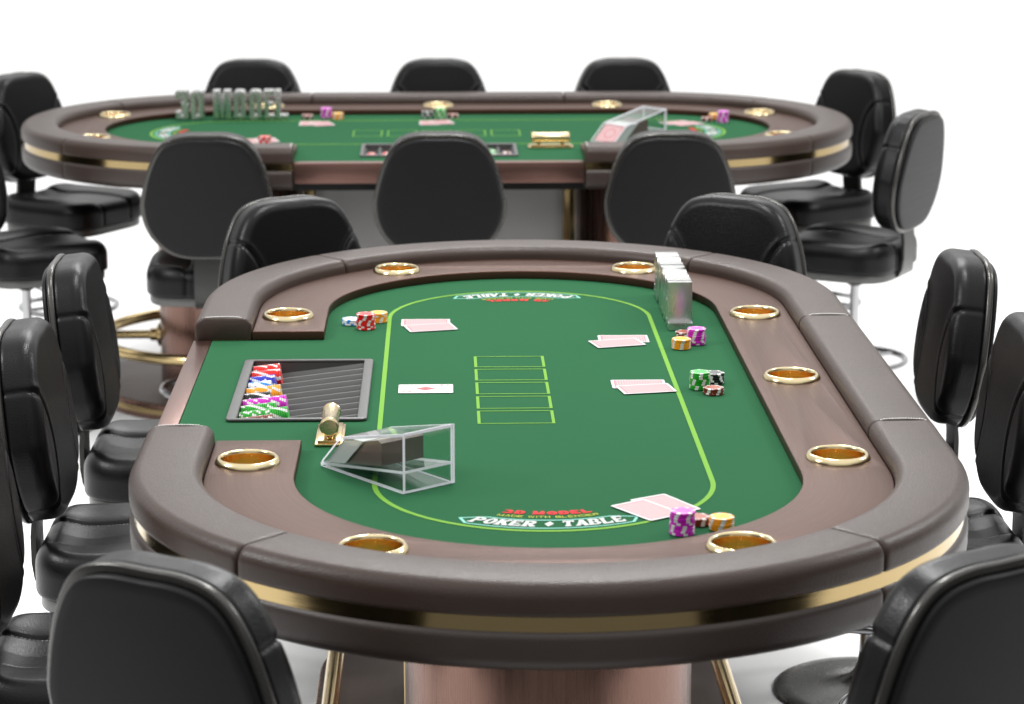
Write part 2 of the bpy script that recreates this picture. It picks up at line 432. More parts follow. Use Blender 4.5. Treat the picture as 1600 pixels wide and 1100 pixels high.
# --- simple heavy glyphs, unit height, overlapping pieces stepped by a hair
def ln(x0, y0, x1, y1, w):
    dx, dy = x1-x0, y1-y0; L = math.hypot(dx, dy); nx, ny = -dy/L*w/2, dx/L*w/2
    m = max(1, int(L/.3)); A = [(x0+dx*i/m+nx, y0+dy*i/m+ny) for i in range(m+1)]; B = [(x0+dx*i/m-nx, y0+dy*i/m-ny) for i in range(m+1)]
    return A+B[::-1]
def rc(x0, x1, y0, y1): return ln(x0, (y0+y1)/2, x1, (y0+y1)/2, y1-y0)
def ar(cx, cy, rx, ry, a0, a1, wx, wy, n=14):
    A = []; B = []
    for i in range(n+1):
        a = math.radians(a0+(a1-a0)*i/n); A.append((cx+rx*COS(a), cy+ry*SIN(a))); B.append((cx+(rx-wx)*COS(a), cy+(ry-wy)*SIN(a)))
    return A+B[::-1]
def glyphs(sl, S=.26, T=.2, W=1.):
    """sl: slab height (0 = sans). S = stem width, T = bar height, W = letter width"""
    s = sl; e = .08 if sl else 0
    def foot(x): return [rc(x-e, x+S+e, 0, s)] if s else []
    def head(x): return [rc(x-e, x+S+e, 1-s, 1)] if s else []
    G = {}
    G['P'] = [rc(0, S, 0, 1)]+foot(0)+head(0)+[ar(W*.55, .70, W*.45, .30, -90, 90, S, T), rc(S*.5, W*.56, 1-T, 1), rc(S*.5, W*.56, .4, .4+T)]
    G['R'] = G['P']+[ln(W*.5, .45, W*.84, .0+.05, S)]+([rc(W*.66, W*1.05, 0, s)] if s else [])
    G['B'] = [rc(0, S, 0, 1)]+foot(0)+head(0)+[ar(W*.55, .75, W*.38, .25, -90, 90, S, T*.9), ar(W*.55, .27, W*.45, .27, -90, 90, S, T*.9),
              rc(S*.5, W*.56, 1-T*.9, 1), rc(S*.5, W*.56, .44, .44+T*.6), rc(S*.5, W*.56, 0, T*.9)]
    G['D'] = [rc(0, S, 0, 1)]+foot(0)+head(0)+[ar(W*.45, .5, W*.55, .5, -90, 90, S, T), rc(S*.5, W*.46, 1-T, 1), rc(S*.5, W*.46, 0, T)]
    G['O'] = [ar(W*.5, .5, W*.5, .5, 0, 360, S, T, 28)]
    G['K'] = [rc(0, S, 0, 1)]+foot(0)+head(0)+[ln(S*.6, .42, W*.82, .95, S*.8), ln(W*.38, .62, W*.84, .05, S)]+([rc(W*.62, W*1.06, 0, s), rc(W*.6, W*1.02, 1-s, 1)] if s else [])
    G['E'] = [rc(0, S, 0, 1), rc(S*.5-e*2, W*.92, 1-T, 1), rc(S*.5-e*2, W*.95, 0, T), rc(S*.5, W*.72, .5-T*.45, .5+T*.45)]+([rc(W*.80, W*.95, 0, .34), rc(W*.78, W*.92, .68, 1)] if s else [])
    G['L'] = [rc(0, S, 0, 1), rc(S*.5-e*2, W*.9, 0, T)]+head(0)+([rc(W*.74, W*.9, 0, .36)] if s else [])
    G['T'] = [rc(W*.5-S/2, W*.5+S/2, 0, 1), rc(0, W, 1-T, 1)]+foot(W*.5-S/2)+([rc(0, W*.14, .66, 1), rc(W*.86, W, .66, 1)] if s else [])
    G['A'] = [ln(W*.46, 1, W*.13, 0, S*.72), ln(W*.52, 1, W*.86, 0, S*1.05), rc(W*.25, W*.75, .22, .22+T*.8)]+([rc(-.04, W*.34, 0, s), rc(W*.62, W*1.04, 0, s)] if s else [])
    G['3'] = [ar(W*.42, .74, W*.5, .26, -80, 160, S, T), ar(W*.42, .28, W*.56, .28, -160, 80, S, T)]
    G['M'] = [rc(0, S, 0, 1), rc(W*1.1-S, W*1.1, 0, 1), ln(S*.4, 1, W*.55, .12, S*.8), ln(W*1.1-S*.4, 1, W*.55, .12, S*.8)]+([rc(-e, S+e, 0, s), rc(W*1.1-S-e, W*1.1+e, 0, s)] if s else [])
    G['W'] = [ln(0.05, 1, W*.3, 0, S*.8), ln(W*.3, 0, W*.55, .9, S*.8), ln(W*.55, .9, W*.8, 0, S*.8), ln(W*.8, 0, W*1.05, 1, S*.8)]
    G['I'] = [rc(W*.1, W*.1+S, 0, 1)]
    G['H'] = [rc(0, S, 0, 1), rc(W*.9-S, W*.9, 0, 1), rc(S*.5, W*.8, .5-T/2, .5+T/2)]
    G['N'] = [rc(0, S, 0, 1), rc(W*.9-S, W*.9, 0, 1), ln(S*.4, 1, W*.9-S*.4, 0, S)]
    G['*'] = [[(W*.1, .5), (W*.5, .05), (W*.9, .5), (W*.5, .95)]]
    return G
def arc_text(txt, G, adv, spc, hgt, width, rbase, far, slant=0.):
    """rbase = radius of the letters' foot (outermost). letters' tops point to the table centre"""
    tot = sum(adv.get(c, 1.12) if c != ' ' else spc for c in txt); k = width/tot
    parts = []; x = 0; q = 0
    for c in txt:
        if c == ' ': x += spc; continue
        for poly in G[c]:
            q += 1; V = []
            for px, py in poly:
                s = (x+px+slant*(py-.5)-tot/2)*k; ang = s/(rbase-hgt*.5); r = rbase-py*hgt
                u, v = -.56-r*COS(ang), r*SIN(ang)
                if far: u, v = -u, -v
                V.append((v-.006, u, ZF+.0008+.00004*(q % 9)))
            parts.append((V, [tuple(range(len(V)))]))
        x += adv.get(c, 1.12)
    return parts
GS = glyphs(.17, .34, .2, 1.); GW = glyphs(.0, .38, .3, 1.); GN = glyphs(0, .15, .17, 1.)
advs = {'I': .45, 'M': 1.32, 'W': 1.3, '*': 1.1, 'L': 1.08, 'T': 1.16}
for far in (False, True):
    plate2('table_lettering', arc_text('POKER * TABLE', GS, advs, .5, .0265, .218, .2375, far, .25), M_WHT, feltO)
    plate2('title_lettering', arc_text('3D MODEL', GW, advs, .6, .0165, .126, .180, far), M_RED, feltO)
    plate2('small_lettering', arc_text('MADE WITH BLENDER', GN, advs, .7, .0095, .144, .1960, far), M_YEL, feltO)
    # ribbon outline
    def pol(r, a):
        u, v = -.56-r*COS(a), r*SIN(a)
        if far: u, v = -u, -v
        return (v-.006, u)
    A = .50; o_ = [pol(.2460, -A+2*A*i/30) for i in range(31)]+[pol(.2265, A+.085)]+[pol(.2045, A-.07-(2*A-.14)*i/30) for i in range(31)]+[pol(.2265, -A-.085)]
    i_ = [pol(.2426, -A+.01+(2*A-.02)*i/30) for i in range(31)]+[pol(.2265, A+.058)]+[pol(.2080, A-.07-(2*A-.14)*i/30) for i in range(31)]+[pol(.2265, -A-.058)]
    plate2('ribbon_outline', [band(o_, i_, zp)], M_AQUA, feltO)
# pedestals, panel, plinth, foot rail
for s in (1, -1):
    V, F = lathe([(.209, .046), (.209, H-.112)], 72); V = [(x, y+s*.6, z) for x, y, z in V]
    ped = ob('pedestal', mesh('pedestal', V, F, M_COPV), table)
ob('ribbed_panel', mesh('ribbed_panel', *box(-.20, .20, -.345, .345, .046, H-.112), M_RIB, smooth=False), table)
for sx in (1, -1):
    for s in (1, -1):
        ob('brass_strip', mesh('brass_strip', *box(sx*.203-.012, sx*.203+.012, s*.362-.017, s*.362+.017, .046, H-.112, .003), M_BAND, sharp=40), table)
ob('plinth', curve_mesh([stad(.396, .6, 48)], .001, .045, [M_COPV], bevel=.003, name='plinth'), table)
ob('plinth_top', curve_mesh([stad(.390, .6, 48)], .0455, .047, [M_PLINTH], name='plinth_top'), table)
fr = [(0, .6 if i <= 48 else -.6, COS(PI*i/48 if i <= 48 else PI*(i-1)/48), SIN(PI*i/48 if i <= 48 else PI*(i-1)/48)) for i in range(98)]
ob('plinth_band', mesh('plinth_band', *sweep(fr, rrect(.39, .3985, .016, .031, (.001,)*4, 1), closed=True), M_BAND, sharp=30), table)
zr = H-.61
fr = [(0, .63 if i <= 48 else -.63, COS(PI*i/48 if i <= 48 else PI*(i-1)/48), SIN(PI*i/48 if i <= 48 else PI*(i-1)/48)) for i in range(98)]
frl = ob('foot_rail', mesh('foot_rail', *sweep(fr, [(.352+.016*COS(2*PI*k/20), zr+.016*SIN(2*PI*k/20)) for k in range(20)], closed=True), M_GOLD), table)
for s in (1, -1):
    V, F = lathe([(.004, 0), (.034, 0), (.034, .006), (.028, .010), (.019, .012), (.018, .03), (.0125, .034), (.0125, .175)], 28)
    Mx = Matrix.Translation((0, s*.808, zr)) @ Matrix.Rotation(-s*PI/2, 4, 'X')
    ob('rail_bracket', mesh('rail_bracket', *xf((V, F), Mx), M_GOLD, sharp=50), frl)

T_F = Matrix.Identity(4)
T_B = Matrix.Translation((-.160, 3.123, 0)) @ Matrix.Rotation(PI/2+.00275, 4, 'Z')
tb = copy_tree(table, None, T_B); tb['label'] = 'far oval poker table seen broadside, ribbed grey base, behind the near table'
TAB = ((T_F, 'near'), (T_B, 'far'))

# ------------------------------------------------------------------ chips
RC, TC = .0172, .0035
def chip_geo():
    parts = []; n = 72
    prof = [(.0001, TC, 2), (RC*.66, TC, 2), (RC*.76, TC, 3), (RC*.955, TC, 1), (RC, TC-.0006, 1), (RC, .0006, 1), (RC*.955, 0, 1), (.0001, 0, 2)]
    V = []; F = []; K = []
    for r, z, _ in prof:
        for i in range(n): a = 2*PI*i/n; V.append((r*COS(a), r*SIN(a), z))
    for k in range(len(prof)-1):
        typ = (2, 'd', 's', 's', 's', 's', 2)[k]
        for i in range(n):
            j = (i+1) % n; F.append((k*n+i, k*n+j, (k+1)*n+j, (k+1)*n+i))
            ph = i % 12
            if typ == 2: K.append(2)
            elif typ == 's': K.append(1 if ph < 4 else 0)
            else: K.append(1 if i % 4 < 2 else 2)
    return V, F, K
_cv, _cf, _ck = chip_geo()
CHM = {n: mesh('poker_chip', _cv, _cf, mm, fm=_ck, sharp=50) for n, mm in CH.items()}
ORD = ['bottom', 'second', 'third', 'fourth', 'fifth', 'sixth', 'seventh', 'eighth', 'top']
def ordn(i, n):
    if i == 0: return 'bottom'
    if i == n-1: return 'top'
    return ('bottom', 'second', 'third', 'fourth', 'fifth', 'sixth', 'seventh', 'eighth', 'ninth')[i]+'-from-bottom'
STACKS = [('light blue', 3, -.321, .517, 'by the left rim'), ('red', 8, -.293, .477, 'by the left rim'), ('yellow', 5, -.272, .538, 'by the left rim'),
          ('brown', 3, .289, .388, 'beside the upright letters'), ('magenta', 8, .304, .333, 'beside the upright letters'), ('yellow', 5, .274, .298, 'beside the upright letters'),
          ('black', 5, .305, .033, 'at the middle seat'), ('green', 8, .277, -.006, 'at the middle seat'), ('brown', 3, .296, -.043, 'at the middle seat'),
          ('magenta', 9, .171, -.834, 'by the curved lettering end'), ('brown', 3, .197, -.790, 'by the curved lettering end'), ('yellow', 5, .226, -.815, 'by the curved lettering end')]
for T, tn in TAB:
    rnd = random.Random(3)
    for col, n, x, y, where in STACKS:
        a = rnd.random()*6
        if tn == 'far' : where = {'by the left rim': 'beside the front rim'}.get(where, where)
        for i in range(n):
            a += .09 if rnd.random() < .6 else rnd.uniform(-.5, .5)
            M = T @ Matrix.Translation((x+rnd.uniform(-.0006, .0006), y+rnd.uniform(-.0006, .0006), ZF+.0012+i*(TC+.00008))) @ Matrix.Rotation(a, 4, 'Z')
            o = ob('poker_chip', CHM[col], None, M)
            tag(o, '%s %s chip in its stack %s, %s table' % (ordn(i, n), col, where, tn), 'poker chip', 'stacked chips on the %s table' % tn)

# ------------------------------------------------------------------ chip rack
rack = empty('chip_rack', 'dark grey grooved chip rack set into the near table at the dealer notch', 'chip rack', Matrix.Translation((0, 0, 0)), 'chip racks')
def rr2(x0, x1, y0, y1, r, n=6):
    return [(p[0], p[1]) for p in rrect(x0, x1, y0, y1, (r,)*4, n)]
IX0, IX1, IY0, IY1 = RK[0]+.0165, RK[1]-.016, RK[2]+.010, RK[3]-.010
ob('frame', curve_mesh([rr2(RK[0], RK[1], RK[2], RK[3], .010), rr2(IX0, IX1, IY0, IY1, .002)[::-1]], ZF+.0008, ZF+.0055, M_TRAY, bevel=.0018, name='rack_frame'), rack)
pitch = (IY1-IY0)/10
def ridge_z(x):      # slopes down towards the dealer
    t = (x-IX0)/(IX1-IX0); return ZF+.000-(1-t)*.0235
V, F = [], []; NS = 14; NX = 2
ys = []
for g in range(10):
    for k in range(NS): 
        t = k/NS; ys.append((IY0+pitch*(g+t), t))
ys.append((IY1, 0))
for i, (y, t) in enumerate(ys):
    tt = min(1, max(0, (t-.07)/.86)); c = -.0125*math.sqrt(max(0, 1-(2*tt-1)**2))
    for x in (IX0-.001, IX1+.001): V.append((x, y, ridge_z(x)+c))
for i in range(len(ys)-1): F.append((2*i, 2*i+1, 2*i+3, 2*i+2))
ob('grooved_floor', mesh('grooved_floor', V, F, M_TRAY, sharp=60), rack)
V, F, K = join([box(IX0-.004, IX0-.0012, IY0-.004, IY1+.004, ZF-.060, ZF+.0008), box(IX1+.0012, IX1+.004, IY0-.004, IY1+.004, ZF-.06, ZF+.0008),
             box(IX0-.001, IX1+.001, IY0-.004, IY0-.0005, ZF-.06, ZF+.0008), box(IX0-.001, IX1+.001, IY1+.0005, IY1+.004, ZF-.06, ZF+.0008)])
ob('well_walls', mesh('well_walls', V, F, M_TRAY, smooth=False), rack)
r2 = copy_tree(rack, None, T_B); r2['label'] = 'dark grey chip rack in the far table behind the middle chair back'
ROWS = [('red', 14), ('red', 15), ('blue', 13), ('light blue', 12), ('yellow', 17), ('black', 13), ('magenta', 21), ('green', 17), ('green', 23), ('brown', 17)]
slope = math.atan(.025/(IX1-IX0))
stuffp = {}
rn = random.Random(11)
names9 = ['first', 'second', 'third', 'fourth', 'fifth', 'sixth', 'seventh', 'eighth', 'ninth', 'tenth']
for g, (col, n) in enumerate(ROWS):
    n -= 1
    yc = IY1-pitch*(g+.5); a = rn.random()*6
    for i in range(n):
        a += .12 if rn.random() < .65 else rn.uniform(-.6, .6)
        xx = IX0+.0016+i*(TC+.00005)
        z = ridge_z(xx)-.0125+RC+.0006
        M = Matrix.Translation((xx, yc, z)) @ Matrix.Rotation(-slope, 4, 'Y') @ Matrix.Rotation(PI/2, 4, 'Y') @ Matrix.Rotation(a, 4, 'Z')
        o = ob('poker_chip', CHM[col], None, M)
        lab = '%s chip on edge, %s from left, %s row of near rack' % (col, '%d%s' % (i+1, {1:'st',2:'nd',3:'rd'}.get((i+1)%10 if i+1 not in (11,12,13) else 0,'th')), names9[g])
        tag(o, lab, 'poker chip', 'chips filed in the near rack')
        stuffp.setdefault(col, []).append(M)
V, F, K = [], [], []; mats = []
for col, Ms in stuffp.items():
    b = len(mats); mats += CH[col]
    for M in Ms:
        n0 = len(V); V += [M @ Vector(v) for v in _cv]; F += [tuple(i+n0 for i in f) for f in _cf]; K += [b+k for k in _ck]
tag(ob('rack_chips', mesh('rack_chips', V, F, mats, fm=K, sharp=50), None, T_B), 'rows of red, green and brown chips filling the far table rack', 'poker chips', None, 'stuff')

# ------------------------------------------------------------------ standing metal letters
def rpoly(pts, r, n=4):
    out = []; N = len(pts)
    for i in range(N):
        p0, p1, p2 = Vector(pts[i-1]), Vector(pts[i]), Vector(pts[(i+1) % N])
        a, b = (p0-p1), (p2-p1); k = min(r, a.length*.45, b.length*.45)
        A, B = p1+a.normalized()*k, p1+b.normalized()*k
        for j in range(n+1):
            t = j/n; q = (1-t)**2*A+2*t*(1-t)*p1+t*t*B; out.append((q.x, q.y))
    return out
LH = .086
def letter_loops(c, w):
    h = LH; s = min(.0168, w*.42); b = .0135
    if c == 'L': return [[(0, 0), (w, 0), (w, b), (s, b), (s, h), (0, h)]]
    if c == 'E': return [[(0, 0), (w, 0), (w, b), (s, b), (s, h/2-b/2), (w*.9, h/2-b/2), (w*.9, h/2+b/2), (s, h/2+b/2), (s, h-b), (w, h-b), (w, h), (0, h)]]
    if c == 'M':
        m = w/2; return [[(0, 0), (s, 0), (s, h*.62), (m-.004, 0), (m+.004, 0), (w-s, h*.62), (w-s, 0), (w, 0), (w, h), (w-s*1.25, h), (m, h*.42), (s*1.25, h), (0, h)]]
    if c == 'O': return [rpoly([(0, 0), (w, 0), (w, h), (0, h)], .014, 6), rpoly([(s, b), (s, h-b), (w-s, h-b), (w-s, b)], .006, 5)]
    if c == 'D': return [rpoly([(0, 0), (0, 0.001), (0, h), (w, h), (w, 0)][::-1], .013, 6), rpoly([(s, b), (s, h-b), (w-s, h-b), (w-s, b)], .005, 5)]
    if c == '3':
        P = [(0, .024), (0, 0), (w, 0), (w, h*.5), (w-.005, h*.53), (w, h*.56), (w, h), (0, h), (0, h-.024), (s, h-.024), (s, h-b), (w-s, h-b), (w-s, h*.5+b*.6), (w*.42, h*.5+b*.6), (w*.42, h*.5-b*.5),
             (w-s, h*.5-b*.5), (w-s, b), (s, b), (s, .024)]
        return [rpoly(P, .005, 4)]
X0 = .775
LET = [('3', 0, .040), ('D', .045, .040), ('M', .111, .054), ('O', .171, .037), ('D', .217, .038), ('E', .261, .030), ('L', .294, .038)]
desc = ['metal numeral 3 at the start of the upright lettering', 'metal letter D next to the numeral 3', 'wide metal letter M of the upright lettering', 'metal letter O between M and the second D',
        'metal letter D between O and E', 'metal letter E between D and L', 'metal letter L at the end of the upright lettering']
for (c, off, w), d in zip(LET, desc):
    me = curve_mesh(letter_loops(c, w-.0015), -.0225, .0225, M_STEEL, bevel=.0009, name='letter')
    # curve XY -> text plane: x along -y(table), y up ; extrusion along x(table)
    B = Matrix(((0, 0, 1, .2865), (-1, 0, 0, X0-off), (0, 1, 0, ZF+.0012), (0, 0, 0, 1)))
    # keep right-handed: columns x->(0,-1,0), y->(0,0,1), z->(-1,0,0)
    B = Matrix(((0, 0, -1, .2865), (-1, 0, 0, X0-off), (0, 1, 0, ZF+.0012), (0, 0, 0, 1)))
    for T, tn in TAB:
        tag(ob('standing_letter', me, None, T @ B), 'brushed %s on the %s table' % (d, tn), 'letter', 'standing metal letters on the %s table' % tn)

# ------------------------------------------------------------------ cards
CW, CL = .0455, .0300
cardV = rr2(-CW, CW, -CL, CL, .0035, 5); nn = len(cardV)
def card_mesh(top):
    V = [(x, y, 0) for x, y in cardV]+[(x, y, .0004) for x, y in cardV]
    F = [tuple(range(nn))[::-1], tuple(nn+i for i in range(nn))]+[(i, (i+1) % nn, nn+(i+1) % nn, nn+i) for i in range(nn)]
    return mesh('card', V, F, [M_CARD, top], smooth=False, fm=[0, 1]+[0]*nn)
CB, CF = card_mesh(M_CBACK), card_mesh(M_CARD)
# (x=v, y=u, angle, level, label)   long axis along x
CARDS = [(-.183, .525, 0, 0, 'straight back-up card under its partner, by the dealer side line'), (-.174, .480, 13.7, 1, 'tilted back-up card on top, by the dealer side line'),
         (.176, .376, 0, 0, 'straight back-up card under its partner, beside the upright letters'), (.162, .340, 15, 1, 'tilted back-up card on top, beside the upright letters'),
         (.177, .026, 0, 0, 'straight back-up card under its partner, at the middle seat'), (.187, -.010, 11, 1, 'tilted back-up card on top, at the middle seat'),
         (.160, -.6955, -60, 0, 'slanted back-up card partly covered, by the lettering end'), (.132, -.7237, -56, 1, 'slanted back-up card on top, by the lettering end')]
# angle: long axis direction in (x,y)
for T, tn in TAB:
    for x, y, a, lev, lb in CARDS:
        M = T @ Matrix.Translation((x, y, ZF+.0012+lev*.0007)) @ Matrix.Rotation(math.radians(a), 4, 'Z')
        tag(ob('playing_card', CB, None, M), '%s, %s table' % (lb, tn), 'playing card', 'face-down cards on the %s table' % tn)
def dia(x, y, w, h, z=.0007): return [(x-w, y, z), (x, y-h, z), (x+w, y, z), (x, y+h, z)], [(0, 1, 2, 3)]
def small_a(x, y, s, flip):
    k = -1 if flip else 1
    # letter A, top pointing along -x (card portrait direction)
    P = [ln(-.5, 0, .5, .38, .16), ln(-.5, 0, .5, -.38, .16), ln(.15, -.25, .15, .25, .14)]
    return [([(x+k*px*s, y+k*py*s, .0007+.00003*i) for px, py in p], [tuple(range(len(p)))]) for i, p in enumerate(P)]
ace = ob('playing_card', CF, None, T_F @ Matrix.Translation((-.180, .002, ZF+.0012)))
tag(ace, 'face-up ace of diamonds lying between the rack and the card boxes', 'playing card')
V, F, K = join([dia(0, 0, .0165, .0125), dia(.0265, .0215, .0042, .0030), dia(-.0265, -.0215, .0042, .0030)]+small_a(.037, .0215, .007, True)+small_a(-.037, -.0215, .007, False))
ob('diamond_print', mesh('diamond_print', V, F, M_PIP, smooth=False), ace)

# ------------------------------------------------------------------ dealing shoe
shoe = empty('card_shoe', 'clear acrylic card shoe loaded with cards on the near table felt', 'card shoe', None, 'clear card shoes')
def prism(poly, y0, y1):
    n = len(poly); V = [(x, y0, z) for x, z in poly]+[(x, y1, z) for x, z in poly]
    return V, [tuple(range(n))[::-1], tuple(n+i for i in range(n))]+[(i, (i+1) % n, n+(i+1) % n, n+i) for i in range(n)]
def panel(name, poly, y0, y1, edge_of, par=shoe):
    """thin acrylic sheet; faces not in edge_of's big-face direction get the pale edge glow material"""
    V, F = prism(poly, y0, y1)
    me = mesh(name, V, F, [M_ACR, M_EDGE], smooth=False)
    ar_ = sorted([p.area for p in me.polygons])[-2]
    for p in me.polygons: p.material_index = 0 if p.area >= ar_*.98 else 1
    return ob(name, me, par)
W = .095; t = .0040
SP = [(0, 0), (.2, 0), (.197, .009), (.15, .054), (0, .088)]
panel('side_panel', SP, 0, t, 0); panel('side_panel', SP, W-t, W, 0)
panel('rear_panel', [(0, 0), (t, 0), (t, .0875), (0, .088)], t+.0003, W-t-.0003, 0)
def sheet(p, q, th): 
    d = Vector((q[0]-p[0], q[1]-p[1])).normalized(); nx, nz = -d.y*th, d.x*th
    return [p, q, (q[0]+nx, q[1]+nz), (p[0]+nx, p[1]+nz)]
panel('lid', sheet((.0035, .0868), (.150, .0536), -t), t+.0003, W-t-.0003, 0)
panel('shelf', sheet((.0035, .032), (.206, .004), -t), t+.0003, W-t-.0003, 0)
panel('bottom', [(.0035, .0002), (.194, .0002), (.194, .0024), (.0035, .0024)], t+.0003, W-t-.0003, 0)
V, F = prism([(.147, .0535), (.148, .0125), (.1975, .0065), (.150, .0530)][0:0] or [(.1015, .0560), (.1475, .0136), (.1930, .0076), (.1465, .0520), (.1440, .0535)], .006, W-.006)
me = mesh('card_pack', V, F, [M_CARD], smooth=False)
st = ob('card_pack', me, None)
tag(st, 'thick pack of playing cards loaded inside the near clear shoe', 'card pack', 'card packs in the shoes')
# pink backs on the outermost card
d = Vector((.1930-.1465, 0, .0076-.0520)).normalized(); n_ = Vector((d.z*-1, 0, d.x))*1
p0 = Vector((.1465, 0, .0520)); nrm = Vector((-d.z, 0, d.x)); 
L = Vector((.1930-.1465, 0, .0076-.0520)).length
a = p0+d*.002+nrm*.0005; b = p0+d*(L-.002)+nrm*.0005
Vf = [(a.x, .008, a.z), (a.x, W-.008, a.z), (b.x, W-.008, b.z), (b.x, .008, b.z)]
def pinkface():
    m = NT('shoe card back').set(Roughness=.35); x, y, z = m.sep()[:3]
    dx = m.math('DIVIDE', m.math('SUBTRACT', y, W/2), .034); dz = m.math('DIVIDE', m.math('SUBTRACT', z, .030), .019)
    r = m.math('SQRT', m.math('ADD', m.math('POWER', dx, 2), m.math('POWER', dz, 2)))
    e = m.math('MAXIMUM', m.math('ABSOLUTE', dx), m.math('ABSOLUTE', dz))
    ringm = m.math('LESS_THAN', m.math('ABSOLUTE', m.math('SUBTRACT', r, .55)), .06)
    bord = m.math('LESS_THAN', m.math('ABSOLUTE', m.math('SUBTRACT', e, 1.0)), .05)
    c = m.mix(m.math('MAXIMUM', ringm, bord), (.52, .32, .33), (.48, .16, .17)); m.inp('Base Color', c); return m.m
ob('top_card', mesh('top_card', Vf, [(0, 1, 2, 3)], pinkface(), smooth=False), st)
V, F = prism([(.062, .0262), (.1455, .0142), (.0995, .0560), (.070, .0635), (.062, .060)], .009, W-.009)
wt = ob('pusher_block', mesh('pusher_block', V, F, M_DARKBOX, smooth=False), shoe)
# place: local x along length (rear -> front), y across from near side to far side
ex = Vector((-.62, .78, 0)); ey = Vector((.785, .62, 0)); ey = Vector((ex.y, -ex.x, 0)); 
base = Vector((-.209, -.633, ZF+.0012))
MS = Matrix(((ex.x, ey.x, 0, base.x), (ex.y, ey.y, 0, base.y), (0, 0, 1, base.z), (0, 0, 0, 1)))
# ex x ey must be +z for a proper rotation; mirror the y axis when it is not
if ex.cross(ey).z < 0:
    far = base+ey*W; ey = -ey; MS = Matrix(((ex.x, ey.x, 0, far.x), (ex.y, ey.y, 0, far.y), (0, 0, 1, base.z), (0, 0, 0, 1)))
shoe.matrix_world = T_F @ MS; st.matrix_world = T_F @ MS
s2 = copy_tree(shoe, None, T_B @ MS); s2['label'] = 'clear acrylic card shoe with pink card front on the far table felt'
s3 = copy_tree(st, None, T_B @ MS); s3['label'] = 'thick pack of pink-backed cards inside the far clear shoe'

# ------------------------------------------------------------------ brass handle
hd = empty('plunger_handle', 'brass round handle on a rectangular brass plate beside the near chip rack', 'handle', None, 'brass handles')
x0, x1, y0, y1 = -.3475, -.3035, -.367, -.243
ob('base_plate', mesh('base_plate', *box(x0, x1, y0, y1, ZF+.0012, ZF+.0050, .001), M_GOLD, sharp=40), hd)
ob('upper_plate', mesh('upper_plate', *box(x0+.004, x1-.004, y0+.006, y1-.006, ZF+.0052, ZF+.0090, .001), M_GOLD, sharp=40), hd)
V, F = lathe([(.0001, 0), (.0120, 0), (.0135, .0012), (.0140, .003), (.0148, .0045), (.0148, .0070), (.0138, .0085), (.0132, .011), (.0132, .093), (.0138, .0955), (.0148, .097), (.0148, .0995), (.0140, .101), (.0135, .1028), (.0120, .104), (.0001, .104)], 40)
V = [(x+(x0+x1)/2, z+(y0+y1)/2-.052, ZF+.0285+y) for x, y, z in V]
ob('grip', mesh('grip', V, F, M_GRIP, sharp=28), hd)
for yy in (y0+.030, y1-.030):
    ob('post', mesh('post', *tube(((x0+x1)/2, yy, ZF+.0088), ((x0+x1)/2, yy, ZF+.018), .0055), M_GOLD, sharp=50), hd)
h2 = copy_tree(hd, None, T_B); h2['label'] = 'brass round handle on a brass plate beside the far chip rack'

# ------------------------------------------------------------------ chairs
def smoothc(pts, n):
    """closed catmull-rom resample"""
    N = len(pts); out = []
    for i in range(n):
        t = i*N/n; k = int(t); f = t-k
        p = [Vector(pts[(k+j-1) % N]) for j in range(4)]
        q = .5*((2*p[1])+(p[2]-p[0])*f+(2*p[0]-5*p[1]+4*p[2]-p[3])*f*f+(3*p[1]-p[0]-3*p[2]+p[3])*f**3)
        out.append((q.x, q.y))
    return out
def evenly(pts, n):
    P = [Vector(p) for p in pts]+[Vector(pts[0])]; L = [0]
    for a, b in zip(P[:-1], P[1:]): L.append(L[-1]+(b-a).length)
    out = []; k = 0
    for i in range(n):
        s = L[-1]*i/n
        while L[k+1] < s: k += 1
        t = (s-L[k])/(L[k+1]-L[k]); q = P[k].lerp(P[k+1], t); out.append((q.x, q.y))
    return out
def cushion(outl, T, rho, top, wall, back_in=.0, nr=46, nc=7, ns=9, base=0.0, rhob=.006):
    """outline in (a,b); height axis c. top(a,b)->extra height at face, wall(a,b,c)->inward offset. returns verts (a,b,c)"""
    n = len(outl); V = []; F = []
    cx = sum(p[0] for p in outl)/n; cy = sum(p[1] for p in outl)/n
    rings = []
    for k in range(nr):
        rings.append(('t', (k+.0)/nr, 0))
    for k in range(nc+1):
        t = PI/2*k/nc; rings.append(('e', rho*(1-SIN(t)), -rho*(1-COS(t))))
    for k in range(1, ns+1):
        rings.append(('w', 0, -rho-(T-rho-rhob)*k/ns))
    rings += [('w', rhob*.3, -(T-rhob*.35)), ('w', rhob, -T), ('w', rhob*4, -T)]
    for typ, p, c in rings:
        for (a, b) in outl:
            dx, dy = a-cx, b-cy; L = math.hypot(dx, dy)
            if typ == 't':
                s = p*(L-rho)/L; x, y = cx+dx*s, cy+dy*s; z = T+top(x, y)
            else:
                w = wall(a, b, T+c) if typ == 'w' or p < rho*.6 else 0
                s = (L-p-w)/L; x, y = cx+dx*s, cy+dy*s
                z = T+c+(top(x, y)*(1-min(1, -c/rho)) if typ == 'e' else 0)
            V.append((x, y, z))
    m = len(rings)
    for k in range(m-1):
        for i in range(n):
            j = (i+1) % n; F.append((k*n+i, k*n+j, (k+1)*n+j, (k+1)*n+i))
    F.append(tuple((m-1)*n+i for i in range(n)))
    return V, F
